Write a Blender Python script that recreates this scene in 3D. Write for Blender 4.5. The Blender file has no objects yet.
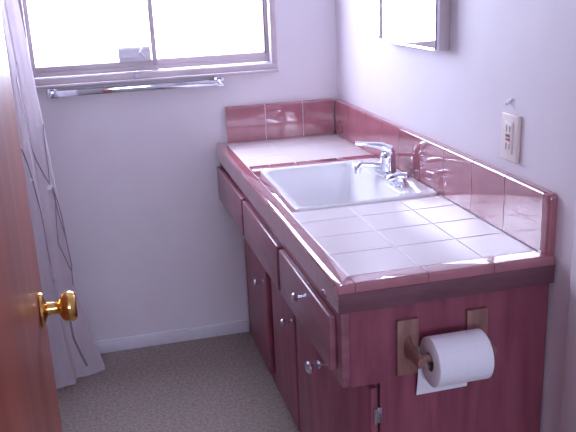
import bpy, bmesh, math, random
from mathutils import Vector, Matrix, noise
random.seed(7)
C = bpy.context.scene.collection
PI = math.pi

# ------------------------------------------------------------------ materials
def nodes(name):
    m = bpy.data.materials.new(name); m.use_nodes = True
    nt = m.node_tree; b = nt.nodes['Principled BSDF']
    return m, nt, b
def plain(name, col, rough=.5, metal=0., spec=.5, var=0., scale=30., bump=0., bscale=200., coat=0.):
    m, nt, b = nodes(name)
    b.inputs['Roughness'].default_value = rough; b.inputs['Metallic'].default_value = metal
    b.inputs['Specular IOR Level'].default_value = spec; b.inputs['Coat Weight'].default_value = coat
    b.inputs['Base Color'].default_value = (*col, 1)
    tc = nt.nodes.new('ShaderNodeTexCoord')
    n = nt.nodes.new('ShaderNodeTexNoise'); n.inputs['Scale'].default_value = scale; n.inputs['Detail'].default_value = 4
    nt.links.new(tc.outputs['Object'], n.inputs['Vector'])
    r = nt.nodes.new('ShaderNodeValToRGB')
    r.color_ramp.elements[0].position = .3; r.color_ramp.elements[1].position = .7
    r.color_ramp.elements[0].color = (*[c*(1-var) for c in col], 1)
    r.color_ramp.elements[1].color = (*[min(1, c*(1+var)) for c in col], 1)
    nt.links.new(n.outputs['Fac'], r.inputs['Fac']); nt.links.new(r.outputs['Color'], b.inputs['Base Color'])
    if bump:
        n2 = nt.nodes.new('ShaderNodeTexNoise'); n2.inputs['Scale'].default_value = bscale
        nt.links.new(tc.outputs['Object'], n2.inputs['Vector'])
        bp = nt.nodes.new('ShaderNodeBump'); bp.inputs['Strength'].default_value = bump; bp.inputs['Distance'].default_value = .01
        nt.links.new(n2.outputs['Fac'], bp.inputs['Height']); nt.links.new(bp.outputs['Normal'], b.inputs['Normal'])
    return m
def wood(name, c1, c2, rough=.4, stretch=(30, 30, 3), coat=0., spec=.5):
    m, nt, b = nodes(name)
    b.inputs['Roughness'].default_value = rough; b.inputs['Coat Weight'].default_value = coat
    b.inputs['Specular IOR Level'].default_value = spec
    b.inputs['Coat Roughness'].default_value = .25
    tc = nt.nodes.new('ShaderNodeTexCoord'); mp = nt.nodes.new('ShaderNodeMapping')
    mp.inputs['Scale'].default_value = stretch
    nt.links.new(tc.outputs['Object'], mp.inputs['Vector'])
    n = nt.nodes.new('ShaderNodeTexNoise'); n.inputs['Scale'].default_value = 1.; n.inputs['Detail'].default_value = 8
    n.inputs['Distortion'].default_value = .8
    nt.links.new(mp.outputs['Vector'], n.inputs['Vector'])
    r = nt.nodes.new('ShaderNodeValToRGB')
    r.color_ramp.elements[0].position = .32; r.color_ramp.elements[1].position = .68
    r.color_ramp.elements[0].color = (*c1, 1); r.color_ramp.elements[1].color = (*c2, 1)
    nt.links.new(n.outputs['Fac'], r.inputs['Fac']); nt.links.new(r.outputs['Color'], b.inputs['Base Color'])
    bp = nt.nodes.new('ShaderNodeBump'); bp.inputs['Strength'].default_value = .08; bp.inputs['Distance'].default_value = .002
    nt.links.new(n.outputs['Fac'], bp.inputs['Height']); nt.links.new(bp.outputs['Normal'], b.inputs['Normal'])
    return m
def floor_mat():
    m, nt, b = nodes('speckled_floor')
    b.inputs['Roughness'].default_value = .85; b.inputs['Specular IOR Level'].default_value = .2
    tc = nt.nodes.new('ShaderNodeTexCoord')
    n1 = nt.nodes.new('ShaderNodeTexNoise'); n1.inputs['Scale'].default_value = 95; n1.inputs['Detail'].default_value = 6; n1.inputs['Roughness'].default_value = .8
    n2 = nt.nodes.new('ShaderNodeTexNoise'); n2.inputs['Scale'].default_value = 4
    for n in (n1, n2): nt.links.new(tc.outputs['Object'], n.inputs['Vector'])
    r1 = nt.nodes.new('ShaderNodeValToRGB'); r1.color_ramp.elements[0].position = .35; r1.color_ramp.elements[1].position = .65
    r1.color_ramp.elements[0].color = (.22, .175, .16, 1); r1.color_ramp.elements[1].color = (.50, .415, .39, 1)
    r2 = nt.nodes.new('ShaderNodeValToRGB'); r2.color_ramp.elements[0].color = (.86, .93, .86, 1); r2.color_ramp.elements[1].color = (1, .97, .97, 1)
    mx = nt.nodes.new('ShaderNodeMix'); mx.data_type = 'RGBA'; mx.blend_type = 'MULTIPLY'; mx.inputs[0].default_value = 1
    nt.links.new(n1.outputs['Fac'], r1.inputs['Fac']); nt.links.new(n2.outputs['Fac'], r2.inputs['Fac'])
    nt.links.new(r1.outputs['Color'], mx.inputs[6]); nt.links.new(r2.outputs['Color'], mx.inputs[7])
    nt.links.new(mx.outputs[2], b.inputs['Base Color'])
    bp = nt.nodes.new('ShaderNodeBump'); bp.inputs['Strength'].default_value = .4; bp.inputs['Distance'].default_value = .004
    nt.links.new(n1.outputs['Fac'], bp.inputs['Height']); nt.links.new(bp.outputs['Normal'], b.inputs['Normal'])
    return m
def glass_mat():
    m = bpy.data.materials.new('window_glass'); m.use_nodes = True; nt = m.node_tree; nt.nodes.clear()
    o = nt.nodes.new('ShaderNodeOutputMaterial'); t = nt.nodes.new('ShaderNodeBsdfTransparent'); g = nt.nodes.new('ShaderNodeBsdfGlossy')
    t.inputs[0].default_value = (.97, .97, .98, 1); g.inputs['Roughness'].default_value = .05
    mx = nt.nodes.new('ShaderNodeMixShader'); mx.inputs[0].default_value = .05
    nt.links.new(t.outputs[0], mx.inputs[1]); nt.links.new(g.outputs[0], mx.inputs[2]); nt.links.new(mx.outputs[0], o.inputs[0])
    return m

M = dict(
    wall=plain('wall_paint', (.80, .75, .79), .58, spec=.35, var=.02, scale=6, bump=.045, bscale=120),
    ceil=plain('ceiling_paint', (.78, .75, .76), .8),
    floor=floor_mat(),
    base=plain('baseboard_paint', (.78, .76, .82), .4, var=.03),
    frame=plain('window_frame_paint', (.60, .52, .55), .35, spec=.5, var=.05, scale=12),
    alu=plain('sash_aluminium', (.55, .53, .62), .35, metal=.6),
    chrome=plain('chrome', (.85, .87, .95), .08, metal=1.),
    chrome_dull=plain('brushed_chrome', (.62, .66, .78), .22, metal=1.),
    brass=plain('polished_brass', (.85, .52, .16), .10, metal=1.),
    knob=plain('nickel', (.75, .76, .85), .25, metal=1.),
    mirror=plain('mirror_glass', (.93, .95, .96), .01, metal=1.),
    pink=plain('pink_glazed_tile', (.41, .145, .175), .06, spec=1., var=.10, scale=14, coat=1.0),
    white=plain('white_glazed_tile', (.86, .80, .80), .2, spec=.5, var=.02, scale=8),
    grout=plain('pale_grout', (.76, .68, .70), .8, var=.05),
    sink=plain('white_porcelain', (.90, .90, .92), .12, spec=.6, coat=.3),
    cab=wood('mauve_stained_wood', (.21, .050, .080), (.33, .092, .130), .45, (25, 25, 4), coat=.15),
    cabh=wood('mauve_stained_wood_across', (.23, .082, .112), (.35, .135, .175), .3, (25, 5, 25), coat=.3),
    rail=wood('shaded_trim_wood', (.13, .052, .070), (.20, .085, .11), .7, (5, 25, 25)),  # dark grey tone carries the shade below the tile overhang
    dark=plain('dark_gap', (.02, .012, .016), .8),
    oak=wood('light_oak', (.21, .10, .085), (.34, .175, .145), .5, (40, 40, 8)),
    door=wood('varnished_door_wood', (.29, .072, .045), (.42, .125, .080), .42, (14, 14, 1.5), coat=.15),
    paper=plain('tissue_paper', (.86, .84, .90), .95, spec=.1, var=.02, scale=200, bump=.1, bscale=400),
    core=plain('cardboard_core', (.30, .20, .15), .9),
    plate=plain('almond_plastic', (.84, .75, .70), .35),
    slot=plain('slot_dark', (.16, .12, .12), .5),
    red=plain('red_button', (.45, .12, .12), .4),
    curtain=plain('curtain_cloth', (.88, .81, .85), .75, spec=.2, var=.05, scale=7, bump=.15, bscale=60),
    twig=plain('printed_twig', (.33, .27, .31), .8, spec=.1),
    bloom=plain('printed_bloom', (.9, .88, .9), .8, spec=.1),
    hall=plain('hall_paint', (.74, .73, .80), .7),
    glass=glass_mat(),
)

# ------------------------------------------------------------------ mesh builder
class MB:
    def __init__(s): s.bm = bmesh.new(); s.mats = []; s.cur = 0
    def mat(s, m):
        if m not in s.mats: s.mats.append(m)
        s.cur = s.mats.index(m); return s
    def _tag(s, before):
        for f in s.bm.faces:
            if f.index < 0 or f not in before: f.material_index = s.cur
    def box(s, x0, x1, y0, y1, z0, z1, bev=0., seg=2, rot=None, edges=None):
        t = bmesh.new()
        bmesh.ops.create_cube(t, size=1)
        sx, sy, sz = abs(x1-x0), abs(y1-y0), abs(z1-z0)
        for v in t.verts: v.co = Vector((v.co.x*sx, v.co.y*sy, v.co.z*sz))
        if bev:
            es = list(t.edges) if edges is None else [e for e in t.edges if edges((e.verts[0].co+e.verts[1].co)/2)]
            bmesh.ops.bevel(t, geom=es, offset=min(bev, .49*min(sx, sy, sz)), segments=seg, affect='EDGES', profile=.5)
        c = Vector(((x0+x1)/2, (y0+y1)/2, (z0+z1)/2))
        for v in t.verts:
            p = v.co
            if rot is not None: p = rot @ p
            v.co = p + c
        s.add(t); return s
    def add(s, t):
        mp = {v: s.bm.verts.new(v.co) for v in t.verts}
        for f in t.faces:
            try: nf = s.bm.faces.new([mp[v] for v in f.verts])
            except ValueError: continue
            nf.material_index = s.cur
        t.free()
    def loft(s, rings, cap0=True, cap1=True, closed=False):
        vs = [[s.bm.verts.new(p) for p in r] for r in rings]; n = len(vs[0])
        pairs = list(zip(vs, vs[1:])) + ([(vs[-1], vs[0])] if closed else [])
        for a, b in pairs:
            for i in range(n):
                f = s.bm.faces.new((a[i], a[(i+1) % n], b[(i+1) % n], b[i])); f.material_index = s.cur
        if cap0 and not closed: f = s.bm.faces.new(vs[0][::-1]); f.material_index = s.cur
        if cap1 and not closed: f = s.bm.faces.new(vs[-1]); f.material_index = s.cur
        return s
    def lathe(s, prof, origin, axis, n=32):
        a = Vector(axis).normalized(); u = a.orthogonal().normalized(); w = a.cross(u); o = Vector(origin)
        rings = [[o + a*d + (u*math.cos(2*PI*k/n) + w*math.sin(2*PI*k/n))*max(r, 1e-4) for k in range(n)] for r, d in prof]
        return s.loft(rings)
    def tube(s, pts, rad, n=14, flat=1.):
        pts = [Vector(p) for p in pts]; rs = rad if isinstance(rad, (list, tuple)) else [rad]*len(pts)
        up = None; rings = []
        for i, p in enumerate(pts):
            d = (pts[min(i+1, len(pts)-1)] - pts[max(i-1, 0)]).normalized()
            if up is None: up = Vector((0, 0, 1)) if abs(d.z) < .9 else Vector((0, 1, 0))
            sd = d.cross(up).normalized(); up = sd.cross(d).normalized()
            rings.append([p + (sd*math.cos(2*PI*k/n) + up*flat*math.sin(2*PI*k/n))*rs[i] for k in range(n)])
        return s.loft(rings)
    def build(s, name, m=None, parent=None, origin=(0, 0, 0), smooth=True):
        if m is not None and not s.mats: s.mats = [m]
        o3 = Vector(origin)
        for v in s.bm.verts: v.co -= o3
        bmesh.ops.recalc_face_normals(s.bm, faces=s.bm.faces)
        me = bpy.data.meshes.new(name); s.bm.to_mesh(me); s.bm.free()
        for x in s.mats: me.materials.append(x)
        if smooth:
            for p in me.polygons: p.use_smooth = True
            me.set_sharp_from_angle(angle=math.radians(38))
        o = bpy.data.objects.new(name, me); C.objects.link(o)
        if parent is not None:
            o.parent = parent; w0 = Vector((0, 0, 0)); q = parent
            while q is not None: w0 += Vector(q.location); q = q.parent
            o.location = o3 - w0
        else: o.location = o3
        return o
def tag(o, label=None, cat=None, group=None, kind=None):
    if label: o['label'] = label
    if cat: o['category'] = cat
    if group: o['group'] = group
    if kind: o['kind'] = kind
    return o
def empty(name, loc, label, cat, group=None):
    o = bpy.data.objects.new(name, None); C.objects.link(o); o.location = loc; o.empty_display_size = .05
    return tag(o, label, cat, group)
def rrect(x0, x1, y0, y1, r, z, n=6):
    out = []
    for cx, cy, a in ((x1-r, y1-r, 0), (x0+r, y1-r, PI/2), (x0+r, y0+r, PI), (x1-r, y0+r, 1.5*PI)):
        for k in range(n+1):
            t = a + PI/2*k/n; out.append(Vector((cx+r*math.cos(t), cy+r*math.sin(t), z)))
    return out

# ------------------------------------------------------------------ dimensions
WX0, WX1, WZ0, WZ1 = -1.150, -.236, 1.066, 1.84       # window outer frame
LX = -1.95; FY = -2.35; CH = 2.35                      # room left wall, doorway wall, ceiling
H = .80; YE = -1.52; XF = -.492                        # counter top, near end, front

# ------------------------------------------------------------------ the room
def struct(o): o['kind'] = 'structure'; return o
b = MB(); b.box(LX-.1, .1, FY-.1, .1, -.1, 0); struct(b.build('floor', M['floor'], smooth=False))
b = MB(); b.box(LX-.1, .1, FY-.1, .1, CH, CH+.1); struct(b.build('ceiling', M['ceil'], smooth=False))
b = MB()
b.loft([[Vector(p) for p in r] for r in (
    [(LX, 0, 0), (.1, 0, 0), (.1, 0, CH), (LX, 0, CH)], [(WX0+.004, 0, WZ0+.004), (WX1-.004, 0, WZ0+.004), (WX1-.004, 0, WZ1-.004), (WX0+.004, 0, WZ1-.004)],
    [(WX0+.004, .1, WZ0+.004), (WX1-.004, .1, WZ0+.004), (WX1-.004, .1, WZ1-.004), (WX0+.004, .1, WZ1-.004)], [(LX, .1, 0), (.1, .1, 0), (.1, .1, CH), (LX, .1, CH)])], closed=True)
struct(b.build('wall_back', M['wall'], smooth=False))
b = MB(); b.box(0, .1, FY-.1, 0, 0, CH); struct(b.build('wall_right', M['wall'], smooth=False))
b = MB(); b.box(LX-.1, LX, FY-.1, .1, 0, CH); struct(b.build('wall_left', M['wall'], smooth=False))
b = MB(); b.box(LX, -1.12, FY-.1, FY, 0, CH); b.box(-.20, 0, FY-.1, FY, 0, CH); b.box(-1.12, -.20, FY-.1, FY, 2.06, CH)
struct(b.build('wall_front', M['wall'], smooth=False))
# hallway the camera stands in, with an unseen end opening added and sized for fill daylight
b = MB(); b.box(-2.3, 1.2, -5.2, FY-.1, -.1, 0); struct(b.build('floor_hall', M['floor'], smooth=False))
b = MB(); b.box(-2.3, 1.2, -5.2, FY-.1, CH, CH+.1); struct(b.build('ceiling_hall', M['ceil'], smooth=False))
b = MB(); b.box(-2.4, -2.3, -5.2, FY-.1, 0, CH); b.box(1.2, 1.3, -5.2, FY-.1, 0, CH)
struct(b.build('wall_hall', M['hall'], smooth=False))
HW = (-1.35, -.15, 1.15, 1.85)
b = MB(); b.box(-2.4, HW[0], -5.3, -5.2, 0, CH); b.box(HW[1], 1.3, -5.3, -5.2, 0, CH)
b.box(HW[0], HW[1], -5.3, -5.2, 0, HW[2]); b.box(HW[0], HW[1], -5.3, -5.2, HW[3], CH)
b.box(-2.4, LX-.1, FY-.1, FY, 0, CH); b.box(.1, 1.3, FY-.1, FY, 0, CH)
struct(b.build('wall_hall_end', M['hall'], smooth=False))

# baseboard with a rounded top bead
b = MB()
b.box(LX, -.407, -.012, 0, 0, .046, .002); b.tube([(LX, -.006, .049), (-.407, -.006, .049)], .0055, 10)
struct(b.build('baseboard_back', M['base']))
b = MB(); b.box(-.018, 0, -1.71, -1.596, 0, 2.1, .004)
struct(b.build('trim_1', M['wall']))

# ------------------------------------------------------------------ window
b = MB()
def ring(b, x0, x1, z0, z1, w, y0, y1, bev=.002):
    b.box(x0, x1, y0, y1, z0, z0+w, bev); b.box(x0, x1, y0, y1, z1-w, z1, bev)
    b.box(x0, x0+w, y0, y1, z0+w, z1-w, bev); b.box(x1-w, x1, y0, y1, z0+w, z1-w, bev)
ring(b, WX0, WX1, WZ0, WZ1, .024, -.010, .09, .004)
b.box(WX0-.004, WX1+.0, -.027, .0, WZ0-.010, WZ0+.001, .004)
win = struct(b.build('window_1', M['frame']))
b = MB(); ring(b, WX0+.02, -.684, WZ0+.026, WZ1-.02, .018, .012, .034)
b.box(WX0+.038, -.702, .010, .036, WZ0+.044, WZ0+.063, .002)
b.build('sliding_sash', M['frame'], win)
b = MB(); ring(b, -.700, WX1-.02, WZ0+.026, WZ1-.02, .016, .038, .060)
b.box(-.684, WX1-.036, .036, .062, WZ0+.042, WZ0+.063, .002)
b.build('fixed_sash', M['frame'], win)
b = MB(); b.box(WX1-.040, WX1-.034, .030, .062, WZ0+.060, WZ1-.036, .001); b.build('dark_gasket', M['slot'], win)
for nm, x0, x1, y in (('sliding_pane', WX0+.036, -.700, .023), ('fixed_pane', -.686, WX1-.034, .049)):
    b = MB(); b.box(x0, x1, y-.002, y+.002, WZ0+.056, WZ1-.034); b.build('pane', M['glass'], win, smooth=False)
b = MB()
b.box(-.822, -.706, .002, .013, 1.128, 1.180, .003); b.box(-.815, -.713, -.001, .004, 1.166, 1.174, .001)
b.tube([(-.735, -.002, 1.176), (-.745, -.006, 1.160), (-.728, -.004, 1.140)], [.004, .005, .004], 10)
b.box(-.812, -.752, -.003, .004, 1.140, 1.153, .002)
la = b.build('window_latch', M['base'], win)
b = MB(); b.lathe([(0, 0), (.011, 0), (.010, .004), (.004, .006), (0, .006)], (-.765, -.0105, 1.077), (0, -1, 0), 18)
b.build('screw', M['alu'], win)

# ------------------------------------------------------------------ door, knob
DX = -1.060
b = MB(); b.box(DX-.035, DX, -2.20, -1.43, .015, 2.04, .0025)
door = struct(b.build('door_1', M['door'], origin=(DX-.0175, -2.20, .015)))
b = MB()
KY, KZ = -1.512, .834
b.lathe([(0, 0), (.032, 0), (.033, .003), (.031, .007), (.018, .010), (.0125, .013), (.0115, .020), (.0115, .031), (.0155, .034),
         (.0225, .0375), (.0270, .043), (.0285, .050), (.0280, .057), (.0255, .062), (.0215, .0645), (.014, .0655), (.006, .066), (0, .066)],
        (DX, KY, KZ), (1, 0, 0), 40)
kn = b.build('door_knob', M['brass'], door, origin=(DX, KY, KZ)); kn['label'] = 'polished brass round knob'
b = MB(); b.box(DX-.029, DX-.006, -1.4302, -1.4290, KZ-.028, KZ+.028, .0004); b.build('latch_plate', M['brass'], door)

# ------------------------------------------------------------------ shower curtain
def lerp(a, b, t): return a+(b-a)*t
RIGHT = [(0.03, -1.000), (.10, -1.018), (.20, -1.042), (.30, -1.058), (.42, -1.070), (.585, -1.079), (.73, -1.087), (.94, -1.099), (1.17, -1.114), (1.37, -1.127), (1.9, -1.150)]
def right_x(z):
    for (z0, x0), (z1, x1) in zip(RIGHT, RIGHT[1:]):
        if z <= z1: return lerp(x0, x1, max(0, (z-z0)/(z1-z0)))
    return RIGHT[-1][1]
def curt(s, z):
    # s: 0 at the free edge beside the window, 1 at the side hidden behind the door
    k = max(0., min(1., z/1.9)); xr = right_x(z)
    ex = lerp(-1.235, -1.215, k)
    x = lerp(xr, ex, min(1, s/.42)**.8) if s < .42 else lerp(ex, ex-.02, (s-.42)/.58)
    y = -.168 - .165*(s/.42)**.9 if s < .42 else -.333 - .567*(s-.42)/.58
    a = lerp(.016, .010, k)
    env = min(1, s*6)
    ph = 2*PI*(s*6.2) + .5*math.sin(2.1*z) + .35
    f = (math.sin(ph) + .35*math.sin(2*ph+z*1.7)) * a*env
    nx, ny = (.62, -.78) if s < .42 else (.98, -.2)
    if s < .42:
        t = s/.42; nx, ny = lerp(.55, .98, t**3), lerp(-.83, -.2, t**3)
    return Vector((x+nx*f, y+ny*f, z))
def hem(s): return .010 + .006*math.sin(9*s)**2
def make_curtain():
    bm = bmesh.new(); NS, NZ = 220, 90; g = []
    for i in range(NS+1):
        s = i/NS; g.append([bm.verts.new(curt(s, lerp(hem(s), 1.9, j/NZ))) for j in range(NZ+1)])
    for i in range(NS):
        for j in range(NZ): bm.faces.new((g[i][j], g[i+1][j], g[i+1][j+1], g[i][j+1]))
    geom = bmesh.ops.solidify(bm, geom=list(bm.faces), thickness=.0016)
    for f in bm.faces: f.material_index = 0
    def nrm(s, z):
        e = .002; a = curt(s+e, z)-curt(max(0, s-e), z); c = curt(s, z+e)-curt(s, z-e)
        n = a.cross(c).normalized()
        return n if n.y < 0 else -n
    def ribbon(pts, w0, w1):
        dense = []
        for (s0, z0), (s1, z1) in zip(pts, pts[1:]):
            for k in range(8): dense.append((lerp(s0, s1, k/8), lerp(z0, z1, k/8)))
        dense.append(pts[-1]); P3 = []
        for s, z in dense: P3.append((curt(s, z), nrm(s, z)))
        prev = None
        for i, (p, n) in enumerate(P3):
            d = (P3[min(i+1, len(P3)-1)][0]-P3[max(i-1, 0)][0]).normalized(); sd = d.cross(n).normalized()
            w = lerp(w0, w1, i/len(P3))
            q = (bm.verts.new(p+n*.0024+sd*w), bm.verts.new(p+n*.0024-sd*w))
            if prev:
                f = bm.faces.new((prev[0], prev[1], q[1], q[0])); f.material_index = 1
            prev = q
    for pts, w0, w1 in TWIGS: ribbon(pts, w0*1.4, w1*1.4)
    for s, z, rx, rz in BLOOMS:
        n = nrm(s, z); p = curt(s, z); sd = Vector((0, 0, 1)).cross(n).normalized(); up = n.cross(sd)
        vs = [bm.verts.new(p+n*.0045+sd*rx*math.cos(t*2*PI/14)*(1+.2*math.cos(t*2.2))+up*rz*math.sin(t*2*PI/14)) for t in range(14)]
        f = bm.faces.new(vs); f.material_index = 2
    me = bpy.data.meshes.new('shower_curtain'); bm.to_mesh(me); bm.free()
    for m in (M['curtain'], M['twig'], M['bloom']): me.materials.append(m)
    for p in me.polygons: p.use_smooth = True
    o = bpy.data.objects.new('shower_curtain', me); C.objects.link(o)
    return tag(o, 'pale shower curtain with thin dark branch print hanging behind the door', 'shower curtain')
#TWIGDATA
TWIGS = [
    ( [(0.107, 1.172), (0.169, 1.118), (0.165, 1.07), (0.151, 0.982), (0.11, 0.878), (0.058, 0.778), (0.018, 0.728), (0.018, 0.654), (0.0, 0.542)] , 0.0015 , 0.0017 ),
    ( [(0.002, 0.956), (0.02, 0.87), (0.024, 0.804), (0.036, 0.758)] , 0.0012 , 0.0014 ),
    ( [(0.224, 0.896), (0.182, 0.788), (0.161, 0.678), (0.156, 0.584), (0.159, 0.496), (0.126, 0.398)] , 0.0018 , 0.0022 ),
    ( [(0.022, 0.736), (0.007, 0.688), (0.001, 0.628), (0.001, 0.54), (0.0, 0.44), (0.013, 0.366)] , 0.0014 , 0.0018 ),
    ( [(0.025, 0.728), (0.02, 0.684), (0.039, 0.614), (0.053, 0.536), (0.025, 0.476), (0.005, 0.422)] , 0.0012 , 0.0016 ),
    ( [(0.036, 0.354), (0.076, 0.286), (0.081, 0.24), (0.089, 0.17), (0.082, 0.114), (0.072, 0.052)] , 0.0022 , 0.0034 ),
]
BLOOMS = [ (0.092, 1.078, 0.01, 0.008), (0.043, 0.742, 0.013, 0.008), (0.202, 0.788, 0.008, 0.008), (0.054, 0.956, 0.007, 0.005) ]
#ENDTWIG
make_curtain()
b = MB(); b.tube([(-1.2, 0, 1.91), (-1.2, FY, 1.91)], .012, 12); struct(b.build('trim_2', M['chrome_dull']))

# ------------------------------------------------------------------ towel bar
tb = empty('towel_bar', (-.765, 0, 1.040), 'chrome towel bar mounted on wall below window', 'towel bar')
for x in (-1.066, -.466):
    b = MB(); b.box(x-.019, x+.019, -.010, 0, 1.018, 1.056, .003); b.box(x-.010, x+.010, -.040, -.006, 1.028, 1.050, .004)
    b.build('bracket', M['chrome'], tb)
b = MB(); b.box(-1.060, -.472, -.040, -.028, 1.026, 1.047, .002); b.build('bar', M['chrome'], tb)

# ------------------------------------------------------------------ vanity cabinet
XB = -.482; XL = -.405                                # upper drawer box front, recessed lower front
cab = empty('vanity_cabinet', (-.24, -.75, 0), 'mauve-stained wooden vanity cabinet under the tiled counter', 'vanity cabinet')
b = MB(); b.box(XB, XB+.018, -1.504, -.004, .562, .740, .0015); b.build('drawer_frame', M['cabh'], cab)
b = MB(); b.box(XB+.018, -.004, -1.504, -1.482, .560, .740); b.build('end_panel', M['cab'], cab)
b = MB(); b.box(XL+.007, -.004, -1.504, -1.484, 0, .5599); b.build('lower_end_panel', M['cab'], cab)
b = MB(); b.box(XB+.018, -.004, -1.482, -.004, .562, .572); b.build('underside_panel', M['cab'], cab)
b = MB()
b.box(XL, XL+.016, -1.245, -.004, 0, .5598, .001); b.box(XL, XL+.016, -1.484, -1.245, 0, .06); b.box(XL, XL+.016, -1.484, -1.245, .535, .5598)
b.build('lower_front_panel', M['cab'], cab)
b = MB(); b.box(XL+.016, -.004, -1.484, -.004, .045, .06); b.build('bottom_panel', M['cab'], cab)
def knob(parent, y, z, x, scale=1., ax=(-1, 0, 0)):
    b = MB(); k = scale
    b.lathe([(0, 0), (.009*k, 0), (.009*k, .002), (.0045*k, .004), (.0042*k, .020), (.008*k, .023), (.0125*k, .026), (.0135*k, .029), (.011*k, .033), (0, .0345)], (x, y, z), ax, 24)
    return b.build('knob', M['knob'], parent)
XD = XB-.017
def front(name, y0, y1, z0, z1, x=XB, m='cab'):
    b = MB(); b.box(x-(.017 if m == 'cabh' else .020), x-.0005, y0, y1, z0, z1, .004, 3)
    return b.build(name, M[m], cab)
front('drawer', -.508, -.022, .588, .716, m='cabh')
front('drawer', -1.002, -.530, .588, .716, m='cabh')
d3 = front('drawer', -1.470, -1.028, .588, .716, m='cabh'); knob(d3, -1.295, .691, XD, .9)
dd = front('door', -.480, -.130, .05, .548, XL); knob(dd, -.442, .392, XL-.02, .9)
dd = front('door', -.862, -.562, .05, .548, XL); knob(dd, -.835, .413, XL-.02, .9)
dd = front('door', -1.225, -.880, .05, .548, XL)
# the near door stands slightly ajar, hinged at the near corner
hx, hy = XL-.004, -1.502; ang = math.atan2(.061, .247)
rm = Matrix.Rotation(ang, 3, 'Z'); L3 = .257
cc = Vector((hx, hy, .299)) + rm @ Vector((-.001, L3/2, 0)) 
b = MB(); b.box(cc.x-.009, cc.x+.009, cc.y-L3/2, cc.y+L3/2, .05, .548, .003, 3, rot=rm); dj = b.build('door', M['cab'], cab); dj['label'] = 'door left slightly ajar'
kp = Vector((hx, hy, 0)) + rm @ Vector((-.010, L3-.036, 0))
knob(dj, kp.y, .508, kp.x, 1.15, rm @ Vector((-1, 0, 0)))
b = MB()
b.tube([(hx-.0005, -1.5075, .463), (hx-.0005, -1.5075, .501)], .0045, 12)
b.box(hx+.003, hx+.014, -1.5060, -1.5035, .463, .501, .0006)
b.build('hinge', M['knob'], cab)

# ------------------------------------------------------------------ tiled counter
ct = empty('countertop', (-.24, -.76, .75), 'white-tiled countertop with pink glazed edge tiles around the sink', 'countertop')
SX0, SX1, SY0, SY1 = -.432, -.022, -.985, -.503
G = .0012
b = MB()   # bed under the tiles (grout shows in the joints)
b.box(XF+.012, -.003, SY1+.002, -.003, .760, H-.0012); b.box(XF+.012, -.003, YE+.012, SY0-.002, .788, H-.0012)
b.box(XF+.012, SX0-.002, SY0-.002, SY1+.002, .760, H-.0012); b.box(SX1+.002, -.003, SY0-.002, SY1+.002, .760, H-.0012)
b.build('grout_bed', M['grout'], ct, smooth=False)
def tiles(b, xs, ys):
    for x0, x1 in zip(xs, xs[1:]):
        for y0, y1 in zip(ys, ys[1:]):
            b.box(x0+G, x1-G, y0+G, y1-G, H-.010, H, .0015)
XI = -.455
b = MB(); cols = [XI, -.296, -.147, -.022]
tiles(b, cols, [-1.470, -1.335, -1.210, -1.085, SY0-.001]); b.build('white_tiles', M['white'], ct, smooth=False)
b = MB(); tiles(b, cols, [-.438, -.298, -.155, -.022]); b.build('white_tiles', M['white'], ct, smooth=False)
b = MB()
# front V-cap: profile swept along y, one tile after another
def cap_prof(x_in, x_out, zt, zb, r=.013):
    pr = [(x_in, zt), (x_out+r, zt+.003)]
    for k in range(1, 7): a = PI/2*k/6; pr.append((x_out+r-r*math.sin(a), zt+.003-r+r*math.cos(a)))
    pr += [(x_out, zb), (x_out+.008, zb), (x_out+.008, zb+.004 if zb > .76 else zt-.012), (x_in, zt-.010)]
    return pr
pf = cap_prof(XI-G, XF, H, .742, .011)
ys = [YE+.001]+[-1.372+.153*k for k in range(0, 9)]+[-.004]
for y0, y1 in zip(ys, ys[1:]):
    e0 = 0 if y0 == ys[0] else G/2
    b.loft([[Vector((x, y, z)) for x, z in pf] for y in (y0+e0, y1-G/2)])
# near end cap
pe = cap_prof(-1.470-G, YE, H, .783, .007)
xs = [XF+.0005, XI, -.296, -.147, -.004]
for x0, x1 in zip(xs, xs[1:]):
    b.loft([[Vector((x, y, z)) for y, z in pe] for x in (x0+G/2, x1-G/2)])
for x0, x1 in ((XI, -.296), (-.296, -.147), (-.147, -.022)):      # strip behind the sink
    b.box(x0+G, x1-G, SY1+.001, -.440, H-.010, H+.004, .003)
b.box(XI+G, SX0-.0005, SY0, SY1, H-.010, H-.0006, .0005)
b.build('pink_edge_tiles', M['pink'], ct)
b = MB(); b.box(XF+.0005, -.003, -1.5215, -1.505, .7405, .7828, .002); rl = b.build('shade_trim', M['rail'], ct); rl['label'] = 'greyish trim strip under the edge tiles, overhang shade in its colour'  # strip stands for the shadow band under the counter edge

# ------------------------------------------------------------------ backsplashes
ZT = .938
def splash_prof(t, r=.008):
    pr = [(0, H+.002), (t, H+.002)]
    for k in range(0, 7): a = PI/2*k/6; pr.append((t-r+r*math.cos(a), ZT-r+r*math.sin(a)))
    pr.append((0, ZT)); return pr
sp = tag(None or bpy.data.objects.new('backsplash', None), 'long pink tile backsplash along the right wall', 'backsplash', None)
C.objects.link(sp); sp.location = (0, -.76, H)
b = MB(); b.box(-.0190, -.001, YE+.016, -.024, H+.001, ZT-.009); b.box(-.0125, -.001, YE+.016, -.024, ZT-.01, ZT-.0012); b.build('grout_bed', M['grout'], sp, smooth=False)
b = MB(); ys = [YE]+[-1.488+0.0]+[-1.327+.1625*k for k in range(0, 8)]+[-.0225]
for y0, y1 in zip(ys[1:], ys[2:]):
    b.loft([[Vector((-x, y, z)) for x, z in splash_prof(.0200)] for y in (y0+.0014, y1-.0014)])
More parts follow.
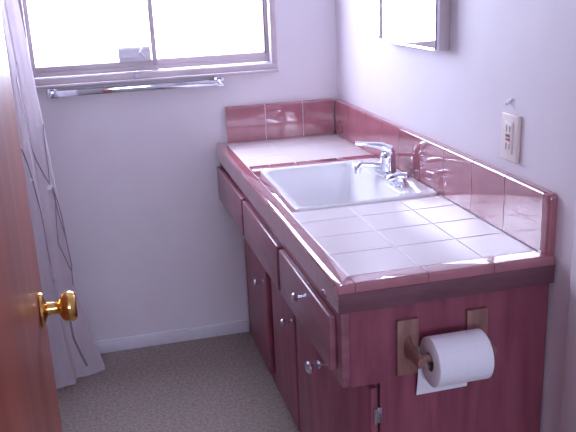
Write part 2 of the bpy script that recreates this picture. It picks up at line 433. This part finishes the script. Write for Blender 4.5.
# rounded end piece
P = []
for k in range(7):
    a = PI/2*k/6; r = .012
    P.append([Vector((-x*1.0, ys[1]-G/2-(r*math.sin(a)+ .010*(k > 0)), lerp(z, H+.002 if z < .9 else z-(r-r*math.cos(a)), 1))) for x, z in splash_prof(.020-(r-r*math.cos(a))*.6)])
b.loft(P)
b.build('pink_tiles', M['pink'], sp)
sb = bpy.data.objects.new('backsplash', None); C.objects.link(sb); sb.location = (-.23, 0, H)
tag(sb, 'short dark-pink tile backsplash below the window wall, left of the corner', 'backsplash')
b = MB(); b.box(-.442, -.024, -.0190, -.001, H+.001, ZT-.009); b.box(-.442, -.024, -.0125, -.001, ZT-.01, ZT-.0012); b.build('grout_bed', M['grout'], sb, smooth=False)
b = MB(); xs = [-.450, -.297, -.148, -.0225]
for x0, x1 in zip(xs, xs[1:]):
    b.loft([[Vector((x, -y, z)) for y, z in splash_prof(.020)] for x in (x0+.0014, x1-.0014)])
b.build('pink_tiles', M['pink'], sb)

# ------------------------------------------------------------------ sink
b = MB()
IX0, IX1, IY0, IY1 = SX0+.018, -.118, SY0+.018, SY1-.020
r = []
r.append(rrect(SX0, SX1, SY0, SY1, .018, H-.004)); r.append(rrect(SX0, SX1, SY0, SY1, .018, H+.003))
r.append(rrect(SX0+.003, SX1-.003, SY0+.003, SY1-.003, .018, H+.0065))
r.append(rrect(IX0-.006, IX1+.006, IY0-.006, IY1+.006, .040, H+.0065)); r.append(rrect(IX0, IX1, IY0, IY1, .040, H+.003))
r.append(rrect(IX0+.004, IX1-.006, IY0+.004, IY1-.004, .042, H-.010))
r.append(rrect(IX0+.016, IX1-.035, IY0+.016, IY1-.020, .050, H-.120)); r.append(rrect(IX0+.035, IX1-.058, IY0+.035, IY1-.040, .055, H-.148))
r.append(rrect(IX0+.075, IX1-.095, IY0+.09, IY1-.09, .050, H-.154)); r.append(rrect(IX0+.12, IX1-.13, IY0+.2, IY1-.2, .014, H-.157))
b.loft(r, cap0=False, cap1=True)
sk = empty('sink', (-.26, -.73, H), 'white porcelain drop-in sink set in the tiled counter', 'sink')
b.build('basin', M['sink'], sk)
b = MB(); b.lathe([(0, 0), (.024, 0), (.024, .002), (.018, .003), (.014, .001), (0, .001)], (-.272, -.733, H-.1568), (0, 0, 1), 24); b.build('drain', M['chrome'], sk)

# ------------------------------------------------------------------ faucet
FX, FYY, FZ = -.074, -.725, H+.0066
fc = empty('faucet', (FX, FYY, FZ), 'chrome single-lever faucet with spout reaching over the sink', 'faucet')
b = MB(); pr = [rrect(FX-.024, FX+.024, FYY-.07, FYY+.07, .022, FZ), rrect(FX-.024, FX+.024, FYY-.07, FYY+.07, .022, FZ+.006), rrect(FX-.018, FX+.018, FYY-.062, FYY+.062, .017, FZ+.011)]
b.loft(pr); b.build('base_plate', M['chrome'], fc)
b = MB(); b.lathe([(.026, .008), (.0255, .020), (.024, .034), (.0235, .046), (.025, .052), (.0245, .060), (.019, .067), (0, .069)], (FX, FYY, FZ), (0, 0, 1), 28); b.build('body', M['chrome'], fc)
b = MB(); b.tube([(FX+.005, FYY, FZ+.022), (FX-.025, FYY+.004, FZ+.027), (FX-.055, FYY+.011, FZ+.032), (FX-.072, FYY+.015, FZ+.034), (FX-.083, FYY+.018, FZ+.032), (FX-.089, FYY+.020, FZ+.025), (FX-.090, FYY+.020, FZ+.008)],
              [.015, .015, .0145, .014, .0145, .0145, .0135], 18, .85)
b.build('spout', M['chrome'], fc)
b = MB(); b.tube([(FX+.014, FYY-.002, FZ+.058), (FX+.004, FYY, FZ+.076), (FX-.02, FYY+.006, FZ+.088), (FX-.05, FYY+.014, FZ+.094), (FX-.080, FYY+.022, FZ+.097), (FX-.095, FYY+.027, FZ+.098)],
              [.018, .021, .016, .0105, .0085, .010], 16, .72)
b.build('lever', M['chrome'], fc)
SP = (-.088, -.862, H+.0066)
pp = empty('sprayer', SP, 'small low chrome fitting on the sink deck, nearer than the faucet', 'sink sprayer')
b = MB(); b.lathe([(.024, 0), (.024, .004), (.019, .008), (.015, .012), (.0145, .020), (0, .021)], SP, (0, 0, 1), 24); b.build('base', M['chrome'], pp)
b = MB(); b.tube([(SP[0]-.034, SP[1]+.012, SP[2]+.014), (SP[0]-.026, SP[1]+.009, SP[2]+.020), (SP[0]-.006, SP[1]+.003, SP[2]+.025), (SP[0]+.016, SP[1]-.004, SP[2]+.024), (SP[0]+.022, SP[1]-.006, SP[2]+.020)],
              [.008, .012, .013, .012, .006], 16); b.build('nozzle', M['chrome'], pp)

# ------------------------------------------------------------------ toilet paper holder and roll
RY, RZ = -1.566, .636
th = empty('toilet_paper_holder', (-.257, -1.5, .63), 'light wooden toilet paper holder on the cabinet end panel', 'toilet paper holder')
for x in (-.338, -.178):
    b = MB(); b.box(x-.0245, x+.0245, -1.514, -1.504, .574, .702, .002); pl = b.build('back_plate', M['oak'], th)
    b = MB()
    rings = []
    for y, hw, hz, zc in ((-1.512, .011, .030, RZ+.004), (-1.522, .009, .021, RZ+.003), (-1.540, .008, .017, RZ+.001), (-1.556, .008, .018, RZ), (-1.572, .008, .018, RZ), (-1.584, .008, .011, RZ)):
        rings.append([Vector((x+hw*math.cos(t)*(1 if abs(math.cos(t)) > .3 else 1), y, zc+hz*math.sin(t))) for t in [2*PI*k/16 for k in range(16)]])
    b.loft(rings); b.build('arm', M['oak'], th)
b = MB(); b.tube([(-.338, RY, RZ), (-.178, RY, RZ)], .0085, 16); b.build('roller', M['oak'], th)
X0, X1, RR = -.313, -.193, .0525
rp = empty('toilet_paper_roll', (-.253, RY, RZ), 'white toilet paper roll on the wooden holder', 'toilet paper')
b = MB(); N = 56
def circ(x, r, n=N): return [Vector((x, RY+r*math.cos(2*PI*k/n), RZ-.010+r*math.sin(2*PI*k/n))) for k in range(n)]
b.loft([circ(X0, .0200), circ(X0, RR-.002), circ(X0+.0015, RR), circ(X1-.0015, RR), circ(X1, RR-.002), circ(X1, .0200)], closed=True)
b.build('paper', M['paper'], rp)
b = MB(); b.loft([circ(X0+.001, .0185), circ(X0+.001, .0198), circ(X1-.001, .0198), circ(X1-.001, .0185)], closed=True); cr = b.build('core', M['core'], rp); cr['label'] = 'brown cardboard core'
b = MB()
tp = []
for k in range(13):
    t = k/12; z = lerp(RZ-.002, .523, t); y = RY + math.sqrt(max(0, (RR+.0006)**2-min(1, 1)*(0)))*1.0
    y = RY+RR+.0004 - .004*t - .004*math.sin(PI*t)
    tp.append([Vector((X0-.001-.006*t, y, z)), Vector((X1-.002-.006*t, y, z+.001)), Vector((X1-.002-.006*t, y+.0006, z+.001)), Vector((X0-.001-.006*t, y+.0006, z))])
b.loft(tp); b.build('loose_sheet', M['paper'], rp)

# ------------------------------------------------------------------ outlet and hook on the right wall
ol = empty('electrical_outlet', (0, -1.317, 1.024), 'almond electrical outlet plate on right wall above backsplash', 'outlet')
b = MB(); b.box(-.009, 0, -1.354, -1.280, .969, 1.078, .003, 3); b.build('cover_plate', M['plate'], ol)
b = MB(); b.box(-.012, -.008, -1.335, -1.300, .987, 1.060, .001); rc = b.build('receptacle', M['plate'], ol)
for zc in (1.044, 1.003):
    for yy, hh in ((-1.325, .006), (-1.311, .0075)):
        b = MB(); b.box(-.0125, -.0118, yy-.0014, yy+.0014, zc-hh, zc+hh); b.build('slot', M['slot'], ol)
for zc, mt in ((1.028, 'slot'), (1.019, 'red')):
    b = MB(); b.box(-.0135, -.0115, -1.326, -1.309, zc-.003, zc+.003, .0006); b.build('button', M[mt], ol)
b = MB(); b.box(-.004, 0, -1.306, -1.290, 1.098, 1.106, .0015); b.tube([(-.004, -1.300, 1.1), (-.010, -1.302, 1.096), (-.012, -1.304, 1.101)], .0022, 8)
b.tube([(-.002, -1.292, 1.104), (-.003, -1.312, 1.110)], .0022, 8)
tag(b.build('wall_hook', M['base'], origin=(0, -1.3, 1.1)), 'tiny white hook on the wall just above the outlet plate', 'hook')

# ------------------------------------------------------------------ medicine cabinet mirror
MY0, MY1, MZ0, MZ1, MT = -.985, -.555, 1.192, 1.80, -.040
mc = empty('medicine_cabinet', (0, -.76, MZ0), 'mirrored medicine cabinet with chrome frame on the wall above the faucet', 'medicine cabinet')
b = MB(); b.box(MT+.006, 0, MY0+.003, MY1-.003, MZ0+.003, MZ1-.003, .003); b.build('body', M['frame'], mc)
b = MB()
def rr_yz(y0, y1, z0, z1, r, x): return [Vector((x, p.x, p.y)) for p in rrect(y0, y1, z0, z1, r, 0, 8)]
b.loft([rr_yz(MY0, MY1, MZ0, MZ1, .014, MT+.010), rr_yz(MY0, MY1, MZ0, MZ1, .014, MT+.002), rr_yz(MY0+.003, MY1-.003, MZ0+.003, MZ1-.003, .013, MT-.001),
        rr_yz(MY0+.007, MY1-.007, MZ0+.007, MZ1-.007, .011, MT), rr_yz(MY0+.009, MY1-.009, MZ0+.009, MZ1-.009, .010, MT+.004), rr_yz(MY0+.009, MY1-.009, MZ0+.009, MZ1-.009, .010, MT+.010)], closed=True)
b.build('chrome_frame', M['chrome'], mc)
b = MB(); b.loft([rr_yz(MY0+.008, MY1-.008, MZ0+.008, MZ1-.008, .010, MT+.0055), rr_yz(MY0+.008, MY1-.008, MZ0+.008, MZ1-.008, .010, MT+.003)])
b.build('mirror_door', M['mirror'], mc, smooth=False)

# ------------------------------------------------------------------ light
w = bpy.data.worlds.new('sky'); bpy.context.scene.world = w; w.use_nodes = True
bg = w.node_tree.nodes['Background']; bg.inputs[0].default_value = (.69, .755, 1.0, 1); bg.inputs[1].default_value = 9.0
def portal(name, loc, rot, sx, sy):
    l = bpy.data.lights.new(name, 'AREA'); l.shape = 'RECTANGLE'; l.size = sx; l.size_y = sy; l.cycles.is_portal = True
    o = bpy.data.objects.new(name, l); C.objects.link(o); o.location = loc; o.rotation_euler = rot
portal('window_portal', ((WX0+WX1)/2, .11, (WZ0+WZ1)/2), (-PI/2, 0, 0), .90, .76)
portal('hall_portal', ((HW[0]+HW[1])/2, -5.31, (HW[2]+HW[3])/2), (PI/2, 0, 0), HW[1]-HW[0], HW[3]-HW[2])  # portal for the added hall opening

# ------------------------------------------------------------------ camera
yaw, pitch, roll, F = .23727, -.29987, -.04396, 770.2
cd = bpy.data.cameras.new('camera'); cam = bpy.data.objects.new('camera', cd); C.objects.link(cam)
fw = Vector((math.sin(yaw)*math.cos(pitch), math.cos(yaw)*math.cos(pitch), math.sin(pitch)))
rt = Vector((math.cos(yaw), -math.sin(yaw), 0)); up = rt.cross(fw)
r2 = math.cos(roll)*rt+math.sin(roll)*up; u2 = -math.sin(roll)*rt+math.cos(roll)*up
cam.matrix_world = Matrix(((r2.x, u2.x, -fw.x, -.9185), (r2.y, u2.y, -fw.y, -2.8861), (r2.z, u2.z, -fw.z, 1.3954), (0, 0, 0, 1)))
cd.sensor_fit = 'HORIZONTAL'; cd.sensor_width = 36; cd.lens = 36*F/576; cd.clip_start = .02
sc = bpy.context.scene; sc.camera = cam
sc.view_settings.view_transform = 'Standard'; sc.view_settings.look = 'None'; sc.view_settings.gamma = 1
sc.view_settings.use_curve_mapping = False
sc.view_settings.exposure = 1.1
sc.cycles.max_bounces = 10; sc.cycles.diffuse_bounces = 6; sc.cycles.glossy_bounces = 4; sc.cycles.transparent_max_bounces = 8
sc.cycles.caustics_reflective = False; sc.cycles.sample_clamp_indirect = 8
sc.cycles.use_denoising = True
